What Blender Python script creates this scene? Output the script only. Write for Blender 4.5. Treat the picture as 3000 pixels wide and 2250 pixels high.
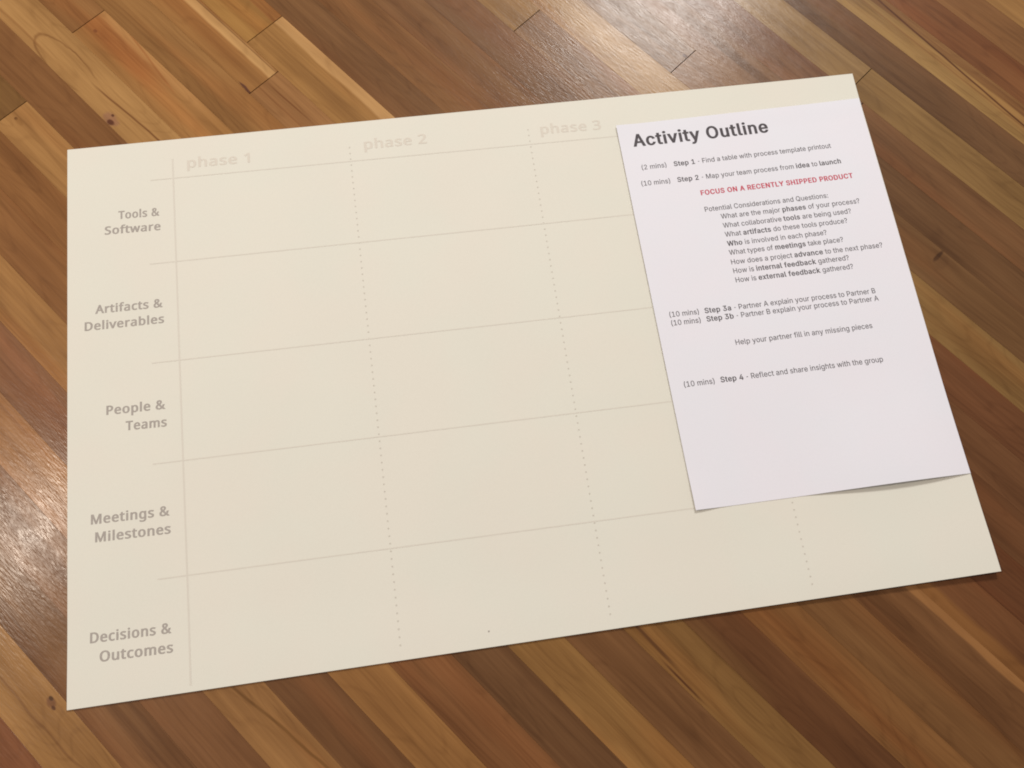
import bpy, bmesh, math, random
from mathutils import Vector, Matrix
from mathutils.geometry import delaunay_2d_cdt

for o in list(bpy.data.objects):
    bpy.data.objects.remove(o)
S = bpy.context.scene
COL = S.collection

# ------------------------------------------------------------------ camera
# world: metres, floor top at z = 0, origin at the far left corner of the big
# sheet, x along its long (34 in) edge, y away from the viewer
cam = bpy.data.cameras.new("camera")
cam.sensor_fit = 'HORIZONTAL'
cam.sensor_width = 36.0
cam.lens = 36.0 * 2551.9 / 3000.0
cam.clip_start = 0.01
cam.clip_end = 60.0
cam_ob = bpy.data.objects.new("camera", cam)
COL.objects.link(cam_ob)
rot = Matrix(((0.988847, -0.141794, 0.045553),
              (0.122720, 0.949059, 0.290217),
              (-0.084384, -0.281390, 0.955876))).transposed()
cam_ob.matrix_world = Matrix.Translation((0.354576, -0.557381, 0.825108)) @ rot.to_4x4()
S.camera = cam_ob

# ------------------------------------------------------------------ light
world = bpy.data.worlds.new("World")
S.world = world
world.use_nodes = True
bg = world.node_tree.nodes["Background"]
bg.inputs["Color"].default_value = (1.0, 0.90, 0.84, 1)
bg.inputs["Strength"].default_value = AMBIENT = 0.335


def ceiling_lamp(name, loc, size, power, color, aim):
    la = bpy.data.lights.new(name, 'AREA')
    la.shape = 'RECTANGLE'
    la.size, la.size_y = size
    la.energy = power
    la.color = color
    ob = bpy.data.objects.new(name, la)
    ob.location = loc
    ob.rotation_euler = (Vector(aim) - Vector(loc)).to_track_quat('-Z', 'Y').to_euler()
    COL.objects.link(ob)
    return ob


# two ceiling lamps of the room, out of frame; their blurred mirror images are
# the two bright patches on the varnish (far right of centre, and near left)
WARM = (1.0, 0.87, 0.73)
ceiling_lamp("ceiling_lamp", (1.66, 2.33, 2.6), (0.74, 0.60), 90.0, (0.96, 0.935, 0.89), (0.6, 0.0, 0.0))
ceiling_lamp("ceiling_lamp", (-1.25, 0.10, 2.6), (0.23, 0.16), 33.0, WARM, (0.2, -0.3, 0.0))

S.view_settings.view_transform = 'Standard'
S.view_settings.look = 'None'
S.view_settings.exposure = 0.0
S.view_settings.gamma = 1.0
S.render.engine = 'CYCLES'
S.cycles.filter_width = 1.9
S.cycles.max_bounces = 6
S.cycles.use_denoising = True


# ------------------------------------------------------------------ helpers
def lin(c):
    return tuple(((v / 255.0) / 12.92 if v <= 10 else ((v / 255.0 + 0.055) / 1.055) ** 2.4) for v in c)


def link_mesh(name, verts, faces, mat, parent=None, uvs=None):
    me = bpy.data.meshes.new(name)
    me.from_pydata(verts, [], faces)
    me.update()
    if uvs is not None:
        lay = me.uv_layers.new(name="UVMap")
        for li, lp in enumerate(me.loops):
            lay.data[li].uv = uvs[lp.vertex_index]
    if mat:
        me.materials.append(mat)
    ob = bpy.data.objects.new(name, me)
    COL.objects.link(ob)
    if parent:
        ob.parent = parent
    return ob


def smooth(a, b, x):
    t = min(1.0, max(0.0, (x - a) / (b - a)))
    return t * t * (3 - 2 * t)


class NT:
    """small node-tree writer"""

    def __init__(self, name):
        self.mat = bpy.data.materials.new(name)
        self.mat.use_nodes = True
        self.t = self.mat.node_tree
        self.b = self.t.nodes["Principled BSDF"]

    def n(self, typ, **kw):
        nd = self.t.nodes.new(typ)
        for k, v in kw.items():
            setattr(nd, k, v)
        return nd

    def put(self, sock, v):
        if isinstance(v, bpy.types.NodeSocket):
            self.t.links.new(v, sock)
        else:
            sock.default_value = v

    def math(self, op, a, b=0.0, clamp=False):
        nd = self.n('ShaderNodeMath', operation=op, use_clamp=clamp)
        self.put(nd.inputs[0], a)
        self.put(nd.inputs[1], b)
        return nd.outputs[0]

    def ramp(self, f, lo, hi, a=0.0, b=1.0):
        nd = self.n('ShaderNodeMapRange', interpolation_type='SMOOTHSTEP')
        self.put(nd.inputs['Value'], f)
        nd.inputs['From Min'].default_value = lo
        nd.inputs['From Max'].default_value = hi
        nd.inputs['To Min'].default_value = a
        nd.inputs['To Max'].default_value = b
        return nd.outputs[0]

    def mix(self, fac, a, b, blend='MIX'):
        nd = self.n('ShaderNodeMix', data_type='RGBA', blend_type=blend)
        self.put(nd.inputs[0], fac)
        self.put(nd.inputs[6], a if isinstance(a, bpy.types.NodeSocket) else (*a, 1))
        self.put(nd.inputs[7], b if isinstance(b, bpy.types.NodeSocket) else (*b, 1))
        return nd.outputs[2]

    def noise(self, vec, w, scale=1.0, detail=3.0, rough=0.55):
        nd = self.n('ShaderNodeTexNoise', noise_dimensions='4D')
        self.put(nd.inputs['Vector'], vec)
        self.put(nd.inputs['W'], w)
        nd.inputs['Scale'].default_value = scale
        nd.inputs['Detail'].default_value = detail
        nd.inputs['Roughness'].default_value = rough
        return nd.outputs[0]


# ------------------------------------------------------------------ wood
def wood(name, marks=()):
    """Varnished hardwood.  UV = metres along / across the boards; the tone of
    each board is its object colour, its alpha is the seed of its figure.
    marks: ('knot', along, across, r_along, r_across, sRGB, strength)
           ('edge', lo, hi, softness, sRGB, strength[, along0, along1])  a streak of sapwood or dark heart along the board
           ('vein', along, across, slope, half width, wobble, sRGB, strength, along0, along1)
           ('ring', along, across, r_along, r_across, width, sRGB, strength)"""
    k = NT(name)
    uv = k.n('ShaderNodeUVMap').outputs[0]
    sep = k.n('ShaderNodeSeparateXYZ')
    k.put(sep.inputs[0], uv)
    u, v = sep.outputs[0], sep.outputs[1]
    info = k.n('ShaderNodeObjectInfo')
    tone, seed = info.outputs['Color'], k.math('MULTIPLY', info.outputs['Alpha'], 80.0)

    def stretched(su, sv):
        c = k.n('ShaderNodeCombineXYZ')
        k.put(c.inputs[0], k.math('MULTIPLY', u, su))
        k.put(c.inputs[1], k.math('MULTIPLY', v, sv))
        return c.outputs[0]

    bands = k.noise(stretched(2.6, 55.0), seed, detail=2.0, rough=0.5)          # broad figure
    fibre = k.noise(stretched(9.0, 420.0), k.math('ADD', seed, 11.0), detail=3.0, rough=0.65)
    cloud = k.noise(stretched(6.0, 16.0), k.math('ADD', seed, 23.0), detail=2.0)
    flame = k.noise(stretched(5.0, 26.0), k.math('ADD', seed, 37.0), detail=1.0)
    pores = k.noise(stretched(38.0, 900.0), k.math('ADD', seed, 51.0), detail=1.0)
    # cathedral lines: contours of a slowly varying field
    rings = k.math('FRACT', k.math('MULTIPLY', flame, 13.0))
    rings = k.ramp(k.math('ABSOLUTE', k.math('SUBTRACT', rings, 0.5)), 0.30, 0.5, 0.0, 1.0)
    g = k.math('ADD', k.ramp(bands, 0.25, 0.75, -0.22, 0.22), k.ramp(fibre, 0.3, 0.7, -0.11, 0.11))
    g = k.math('ADD', g, k.ramp(cloud, 0.25, 0.75, -0.16, 0.16))
    g = k.math('ADD', g, k.math('MULTIPLY', rings, -0.10))
    g = k.math('ADD', g, k.ramp(pores, 0.62, 0.75, 0.0, -0.13))
    val = k.math('ADD', g, 1.0)
    cc = k.n('ShaderNodeCombineColor')
    # denser grain is redder, lighter grain yellower
    k.put(cc.inputs[0], k.math('POWER', val, 0.85))
    k.put(cc.inputs[1], val)
    k.put(cc.inputs[2], k.math('POWER', val, 1.15))
    col = k.mix(1.0, tone, cc.outputs[0], 'MULTIPLY')
    warm = k.noise(stretched(3.2, 30.0), k.math('ADD', seed, 71.0), detail=1.0)
    col = k.mix(k.ramp(warm, 0.5, 0.72, 0.0, 0.45), col, k.mix(1.0, col, (1.10, 0.88, 0.76), 'MULTIPLY'))
    wob = k.math('SUBTRACT', k.noise(stretched(14.0, 3.0), k.math('ADD', seed, 5.0), detail=2.0), 0.5)
    wob2 = k.math('SUBTRACT', k.noise(stretched(60.0, 60.0), 3.0, detail=2.0), 0.5)
    for m in marks:
        if m[0] == 'knot':
            _, a, c, ra, rc, rgb, st = m
            du = k.math('DIVIDE', k.math('SUBTRACT', u, a), ra)
            dv = k.math('DIVIDE', k.math('SUBTRACT', v, c), rc)
            d = k.math('SQRT', k.math('ADD', k.math('MULTIPLY', du, du), k.math('MULTIPLY', dv, dv)))
            d = k.math('ADD', d, k.math('MULTIPLY', wob2, 1.4))
            f = k.ramp(d, 0.55, 1.15, st, 0.0)
        elif m[0] == 'ring':
            _, a, c, ra, rc, wd, rgb, st = m
            du = k.math('DIVIDE', k.math('SUBTRACT', u, a), ra)
            dv = k.math('DIVIDE', k.math('SUBTRACT', v, c), rc)
            d = k.math('SQRT', k.math('ADD', k.math('MULTIPLY', du, du), k.math('MULTIPLY', dv, dv)))
            d = k.math('ADD', d, k.math('MULTIPLY', wob2, 0.25))
            f = k.ramp(k.math('ABSOLUTE', k.math('SUBTRACT', d, 1.0)), 0.0, wd, st, 0.0)
            f = k.math('MULTIPLY', f, k.ramp(u, a + ra * 0.2, a + ra * 0.9, 1.0, 0.0))
        elif m[0] == 'edge':
            _, lo, hi, so, rgb, st = m[:6]
            vv = k.math('ADD', v, k.math('MULTIPLY', wob, 0.007))
            f = k.math('MULTIPLY', k.ramp(vv, lo - so, lo + so), k.ramp(vv, hi - so, hi + so, 1.0, 0.0))
            f = k.math('MULTIPLY', f, k.ramp(fibre, 0.2, 0.75, st, st * 0.65))
            if len(m) > 6:
                f = k.math('MULTIPLY', f, k.math('MULTIPLY', k.ramp(u, m[6] - .03, m[6] + .03), k.ramp(u, m[7] - .03, m[7] + .03, 1.0, 0.0)))
        else:
            _, a, c, sl, hw, wo, rgb, st, a0, a1 = m
            ctr = k.math('ADD', k.math('MULTIPLY', k.math('SUBTRACT', u, a), sl), c)
            ctr = k.math('ADD', ctr, k.math('MULTIPLY', wob, wo))
            d = k.math('ABSOLUTE', k.math('SUBTRACT', v, ctr))
            f = k.ramp(d, hw * 0.3, hw * 1.5, st, 0.0)
            f = k.math('MULTIPLY', f, k.math('MULTIPLY', k.ramp(u, a0 - .015, a0 + .015), k.ramp(u, a1 - .015, a1 + .015, 1.0, 0.0)))
        tint = k.mix(1.0, lin(rgb), cc.outputs[0], 'MULTIPLY')
        col = k.mix(f, col, tint)
    k.put(k.b.inputs['Base Color'], col)
    # worn satin varnish over grain
    scuff = k.noise(stretched(45.0, 70.0), 9.0, detail=3.0, rough=0.6)
    k.put(k.b.inputs['Roughness'], 0.46)
    k.b.inputs['Specular IOR Level'].default_value = 0.11
    k.b.inputs['Coat Weight'].default_value = 0.24
    k.put(k.b.inputs['Coat Roughness'], k.ramp(scuff, 0.3, 0.7, 0.16, 0.24))
    hb = k.noise(stretched(95.0, 560.0), 2.0, detail=1.5, rough=0.6)
    bump = k.n('ShaderNodeBump')
    bump.inputs['Strength'].default_value = 1.0
    bump.inputs['Distance'].default_value = 0.00019
    k.put(bump.inputs['Height'], hb)
    k.put(k.b.inputs['Coat Normal'], bump.outputs[0])
    b2 = k.n('ShaderNodeBump')
    b2.inputs['Strength'].default_value = 0.6
    b2.inputs['Distance'].default_value = 0.0002
    k.put(b2.inputs['Height'], hb)
    k.put(k.b.inputs['Normal'], b2.outputs[0])
    return k.mat


def paper(name, rgb, mottled=0.012):
    k = NT(name)
    co = k.n('ShaderNodeTexCoord').outputs['Object']
    f = k.noise(co, 1.0, scale=900.0, detail=3.0)
    big = k.noise(co, 2.0, scale=9.0, detail=2.0)
    val = k.math('ADD', k.ramp(f, 0.3, 0.7, 1 - mottled, 1 + mottled), k.ramp(big, 0.3, 0.7, -0.006, 0.006))
    blot = k.ramp(k.noise(co, 6.0, scale=11.0, detail=3.0), 0.35, 0.65)      # the stock is not of one even shade
    shade = k.mix(blot, tuple(c * s for c, s in zip(lin(rgb), (1.006, 0.996, 0.994))), tuple(c * s for c, s in zip(lin(rgb), (0.990, 1.002, 1.0))))
    k.put(k.b.inputs['Base Color'], k.mix(1.0, shade, k.mix(0.0, val, val), 'MULTIPLY'))
    k.b.inputs['Roughness'].default_value = 0.75
    k.b.inputs['Specular IOR Level'].default_value = 0.25
    bump = k.n('ShaderNodeBump')
    bump.inputs['Strength'].default_value = 0.25
    bump.inputs['Distance'].default_value = 0.00008
    k.put(bump.inputs['Height'], f)
    k.put(k.b.inputs['Normal'], bump.outputs[0])
    return k.mat


def ink(name, rgb, paper_rgb, fade):
    """toner: coverage breaks up a little, as a printer's does"""
    k = NT(name)
    co = k.n('ShaderNodeTexCoord').outputs['Object']
    f = k.noise(co, 3.0, scale=1600.0, detail=2.0)
    k.put(k.b.inputs['Base Color'], k.mix(k.ramp(f, 0.35, 0.7, 0.0, fade), lin(rgb), lin(paper_rgb)))
    k.b.inputs['Roughness'].default_value = 0.7
    k.b.inputs['Specular IOR Level'].default_value = 0.25
    return k.mat


# ------------------------------------------------------------------ the floor
ANG = math.radians(-52.29)
T = Vector((math.cos(ANG), math.sin(ANG)))      # along the boards
N = Vector((-math.sin(ANG), math.cos(ANG)))     # across them
RND = random.Random(7)

M_WOOD = wood("varnished_wood")
k = NT("subfloor_dark")
k.put(k.b.inputs['Base Color'], (0.05, 0.024, 0.011, 1))
k.b.inputs['Roughness'].default_value = 0.8
M_SUB = k.mat

c = T * 0.45 + N * 0.25
floor = link_mesh("floor", [(c.x - 6, c.y - 6, -0.006), (c.x + 6, c.y - 6, -0.006), (c.x + 6, c.y + 6, -0.006), (c.x - 6, c.y + 6, -0.006)],
                  [(0, 1, 2, 3)], M_SUB)
floor["kind"] = "structure"
floor["label"] = "narrow varnished hardwood floorboards in mixed light and dark browns"

GAP = 0.00007


def plank(n0, n1, t0, t1, rgb, mat=None, gain=1.0):
    """one board: a bevelled strip, n across and t along, in mm"""
    n0, n1, t0, t1 = [q / 1000.0 for q in (n0, n1, t0, t1)]
    n0 += GAP * RND.uniform(0.4, 1.0)
    n1 -= GAP * RND.uniform(0.4, 1.0)
    t0 += 0.00045
    t1 -= 0.00045
    bv, top = 0.00005, RND.uniform(-0.00002, 0.00002)
    ring = []
    for (z, i) in ((-0.0055, 0.0), (top - bv * 0.8, 0.0), (top, bv)):
        for (a, b) in ((t0 + i, n0 + i), (t1 - i, n0 + i), (t1 - i, n1 - i), (t0 + i, n1 - i)):
            ring.append((a, b, z))
    verts = [((T * a + N * b).x, (T * a + N * b).y, z) for a, b, z in ring]
    faces = [(8, 9, 10, 11)]
    for s in (0, 4):
        for i in range(4):
            j = (i + 1) % 4
            faces.append((s + i, s + j, s + 4 + j, s + 4 + i))
    ob = link_mesh("plank", verts, faces, mat or M_WOOD, floor, [(a, b) for a, b, z in ring])
    r, g, b = [q ** 0.88 * m ** 0.12 for q, m in zip(lin(rgb), lin((138, 98, 62)))]
    ob.color = (r * gain * 0.90, g * gain * 0.92, b * gain * 0.86, RND.random())
    return ob


# boundaries between the strips, mm across; each strip lists its boards as
# (end along the strip, sRGB tone, special figure)
PALE = (205, 165, 110)
EDGE = [-428, -384, -337.6, -294, -250.5, -208, -164, -121, -76, -35.5, 6, 49.3, 93.5, 137, 180.5, 222, 272.8,
        316, 359.8, 402.8, 446.2, 489, 533.5, 577, 619, 661.3, 704.4, 749.7, 793, 836.5, 880, 924]
M = {}
M['ring'] = wood("wood_with_growth_ring", [
    ('ring', -0.085, 0.064, 0.052, 0.0155, 0.09, (122, 82, 44), 0.75),
    ('knot', 0.001, 0.0555, 0.011, 0.0075, (140, 98, 74), 0.75),
    ('knot', 0.004, 0.0530, 0.0050, 0.0034, (78, 38, 24), 0.85),
    ('knot', -0.0005, 0.0595, 0.0026, 0.0020, (72, 36, 22), 0.85),
    ('vein', -0.037, 0.0690, 0.06, 0.0011, 0.004, (112, 72, 38), 0.9, -0.038, 0.16),
    ('vein', -0.170, 0.0570, 0.02, 0.0012, 0.004, (138, 96, 54), 0.7, -0.22, -0.120),
])
M['orange'] = wood("wood_orange_heart", [
    ('edge', 0.108, 0.131, 0.006, (152, 92, 48), 0.8, -0.13, 0.0),
    ('edge', 0.128, 0.138, 0.004, (186, 138, 86), 0.6, -0.12, 0.06),
    ('knot', -0.098, 0.113, 0.003, 0.002, (120, 70, 40), 0.8),
    ('vein', 0.0, 0.127, -0.15, 0.0012, 0.004, (150, 96, 52), 0.7, -0.07, 0.02),
])
M['pale_right_m'] = wood("wood_sapwood_streak", [
    ('edge', 0.2085, 0.2195, 0.0018, (206, 164, 108), 0.62),
    ('knot', 0.0675, 0.1825, 0.009, 0.0018, (84, 50, 38), 0.9),
    ('knot', 0.0765, 0.1815, 0.006, 0.0014, (80, 46, 34), 0.9),
    ('vein', 0.03, 0.2190, 0.0, 0.0007, 0.0, (110, 72, 38), 0.7, -0.3, 0.08),
])
M['after_m'] = wood("wood_dark_line", [
    ('vein', 0.13, 0.2045, 0.02, 0.0009, 0.003, (112, 68, 34), 0.8, 0.088, 0.14),
    ('vein', 0.13, 0.1935, 0.0, 0.0008, 0.003, (132, 88, 50), 0.6, 0.08, 0.2),
])
M['dark_edge_n'] = wood("wood_dark_heart_edge", [('edge', 0.2605, 0.275, 0.0015, (140, 88, 46), 0.85)])
M['pale_edge_n'] = wood("wood_pale_edge", [('edge', 0.2605, 0.275, 0.0016, (208, 164, 110), 0.62)])
M['pale_edge_low'] = wood("wood_pale_edge_low", [('edge', 0.2645, 0.275, 0.0012, (150, 104, 60), 0.85)])
M['pale_left_low'] = wood("wood_pale_left_edge", [('edge', 0.270, 0.2845, 0.0035, (146, 100, 54), 0.9), ])
M['wavy'] = wood("wood_wavy_vein", [
    ('vein', 0.56, -0.2260, 0.12, 0.0014, 0.012, (110, 74, 36), 0.85, 0.40, 0.72)])
M['wavy2'] = wood("wood_wavy_vein_light", [
    ('vein', 0.45, -0.3640, 0.03, 0.0012, 0.016, (122, 82, 44), 0.7, 0.2, 0.75),
    ('knot', 0.4275, -0.3470, 0.006, 0.0036, (112, 72, 46), 0.8),
    ('knot', 0.4245, -0.3448, 0.0026, 0.0017, (74, 46, 24), 0.85),
    ('knot', 0.4325, -0.3482, 0.0026, 0.0017, (80, 46, 28), 0.85)])
M['corner_knot'] = wood("wood_small_knot", [('knot', -0.0676, -0.0150, 0.0026, 0.0019, (96, 60, 28), 0.85),
                                            ('knot', -0.062, -0.015, 0.006, 0.003, (140, 98, 54), 0.6)])
M['far_knot'] = wood("wood_end_knot", [('knot', 0.3785, 0.5625, 0.0035, 0.0024, (78, 40, 26), 0.85),
                                       ('vein', 0.375, 0.5635, 0.3, 0.0008, 0.003, (96, 58, 38), 0.8, 0.362, 0.38)])
M['flake'] = wood("wood_dark_check", [('knot', 0.7326, 0.5695, 0.0028, 0.0105, (66, 40, 20), 0.85),
                                      ('knot', 0.740, 0.565, 0.007, 0.012, (92, 62, 36), 0.4)])
M['crack_z'] = wood("wood_crack_edge", [
    ('edge', 0.7805, 0.795, 0.0015, (112, 70, 38), 0.85),
    ('vein', 0.585, 0.7790, -0.075, 0.0013, 0.003, (84, 46, 20), 0.95, 0.3, 1.2),
    ('vein', 0.585, 0.7700, -0.02, 0.0009, 0.002, (132, 92, 52), 0.7, 0.3, 1.2),
    ('vein', 0.55, 0.7585, 0.0, 0.0006, 0.002, (132, 96, 56), 0.6, 0.3, 0.9)])
M['streak_a'] = wood("wood_dark_streaks", [
    ('edge', -0.3190, -0.3090, 0.002, (92, 58, 32), 0.6, 0.45, 0.9)])
M['dark_j'] = wood("wood_dark_left_edge", [
    ('vein', 0.77, 0.0590, -0.02, 0.0018, 0.003, (84, 52, 28), 0.8, 0.70, 0.80),
    ('vein', 0.81, 0.0530, -0.02, 0.0010, 0.002, (78, 44, 24), 0.9, 0.795, 0.835)])
M['fleck'] = wood("wood_pale_fleck", [
    ('edge', 0.09, 0.106, 0.005, (112, 78, 44), 0.75, 0.78, 0.875)])
M['stripe_ef'] = wood("wood_red_streak", [('edge', -0.098, -0.08, 0.006, (134, 86, 50), 0.6, 0.6, 0.9)])

ROWS = [
    [(1500, (124, 74, 46), None)],                                                                  # -428
    [(1500, (155, 110, 64), 'wavy2')],                                                              # -384
    [(1500, (122, 83, 52), 'streak_a')],                                # -337.6
    [(1500, (121, 80, 50), None)],                                      # -294
    [(380, (164, 114, 72), None), (1500, (148, 104, 62), 'wavy')],                                  # -250.5
    [(400, (132, 88, 60), None), (1500, (112, 74, 45), None)],                                      # -208
    [(390, (158, 112, 66), None), (1500, (144, 99, 56), None)],                                     # -164
    [(300, (136, 90, 52), None), (1500, (124, 80, 48), 'stripe_ef')],                               # -121
    [(410, (137, 91, 52), None), (1500, (104, 70, 44), None)],                                      # -76
    [(-77, (122, 86, 48), None), (330, (168, 122, 74), 'corner_knot'), (1500, (142, 102, 58), None)],   # -35.5
    [(290, (124, 82, 48), None), (1500, (116, 78, 48), None)],                                      # 6
    [(360, (170, 126, 78), 'ring'), (1500, (130, 93, 52), 'dark_j')],                               # 49.3
    [(-113, (143, 98, 58), None), (330, (164, 116, 68), 'orange'), (1500, (95, 58, 33), 'fleck')],   # 93.5
    [(260, (150, 106, 62), None), (1500, (130, 87, 49), None)],                                     # 137
    [(79, (146, 100, 56), 'pale_right_m'), (420, (152, 106, 66), 'after_m'), (1500, (116, 78, 45), None)],  # 180.5
    [(27.5, (160, 115, 62), 'dark_edge_n'), (480, (160, 115, 66), 'pale_edge_n'), (1500, (110, 72, 43), 'pale_edge_low')],  # 222
    [(520, (122, 84, 52), None), (1500, (112, 70, 42), 'pale_left_low')],                           # 272.8
    [(430, (130, 88, 52), None), (1500, (98, 58, 34), None)],                                       # 316
    [(560, (124, 86, 54), None), (1500, (100, 63, 38), None)],                                      # 359.8
    [(380, (126, 90, 62), None), (1500, (102, 65, 40), None)],                                      # 402.8
    [(221.8, (148, 110, 68), None), (560, (138, 102, 74), None), (1500, (112, 70, 44), None)],      # 446.2
    [(520, (166, 128, 86), None), (1500, (138, 104, 62), None)],                                    # 489
    [(382.3, (134, 100, 72), 'far_knot'), (640, (136, 98, 68), None), (1500, (108, 75, 46), 'flake')],     # 533.5
    [(540, (126, 90, 62), None), (1500, (106, 73, 46), None)],                                      # 577
    [(560, (126, 88, 62), None), (1500, (110, 74, 46), None)],                                      # 619
    [(539, (140, 108, 70), None), (1500, (136, 103, 62), None)],                                    # 661.3
    [(1500, (108, 75, 48), None)],                                      # 704.4
    [(1500, (158, 122, 74), 'crack_z')],                                                            # 749.7
    [(1500, (126, 78, 45), None)],                                      # 793
    [(1500, (128, 86, 50), None)],                                      # 836.5
    [(1500, (150, 108, 62), None)],                                                                 # 880
]
TONES = [(150, 106, 62), (128, 82, 50), (112, 72, 44), (160, 116, 70), (136, 92, 54), (120, 80, 50), (144, 100, 58), (104, 66, 40)]
GAIN = 1.0
for i, row in enumerate(ROWS):
    t = -520 - RND.uniform(0, 120)
    for end, rgb, key in row:
        plank(EDGE[i], EDGE[i + 1], t, end, rgb, M[key] if key else None, GAIN)
        t = end
# the same floor going on beyond the frame
e = EDGE[0]
for i in range(14):
    t = -520 - RND.uniform(0, 300)
    while t < 1500:
        t2 = t + RND.uniform(500, 1300)
        plank(e - 43.6, e, t, t2, RND.choice(TONES), None, GAIN)
        t = t2
    e -= 43.6
e = EDGE[-1]
for i in range(14):
    t = -520 - RND.uniform(0, 300)
    while t < 1500:
        t2 = t + RND.uniform(500, 1300)
        plank(e, e + 43.6, t, t2, RND.choice(TONES), None, GAIN)
        t = t2
    e += 43.6

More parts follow.
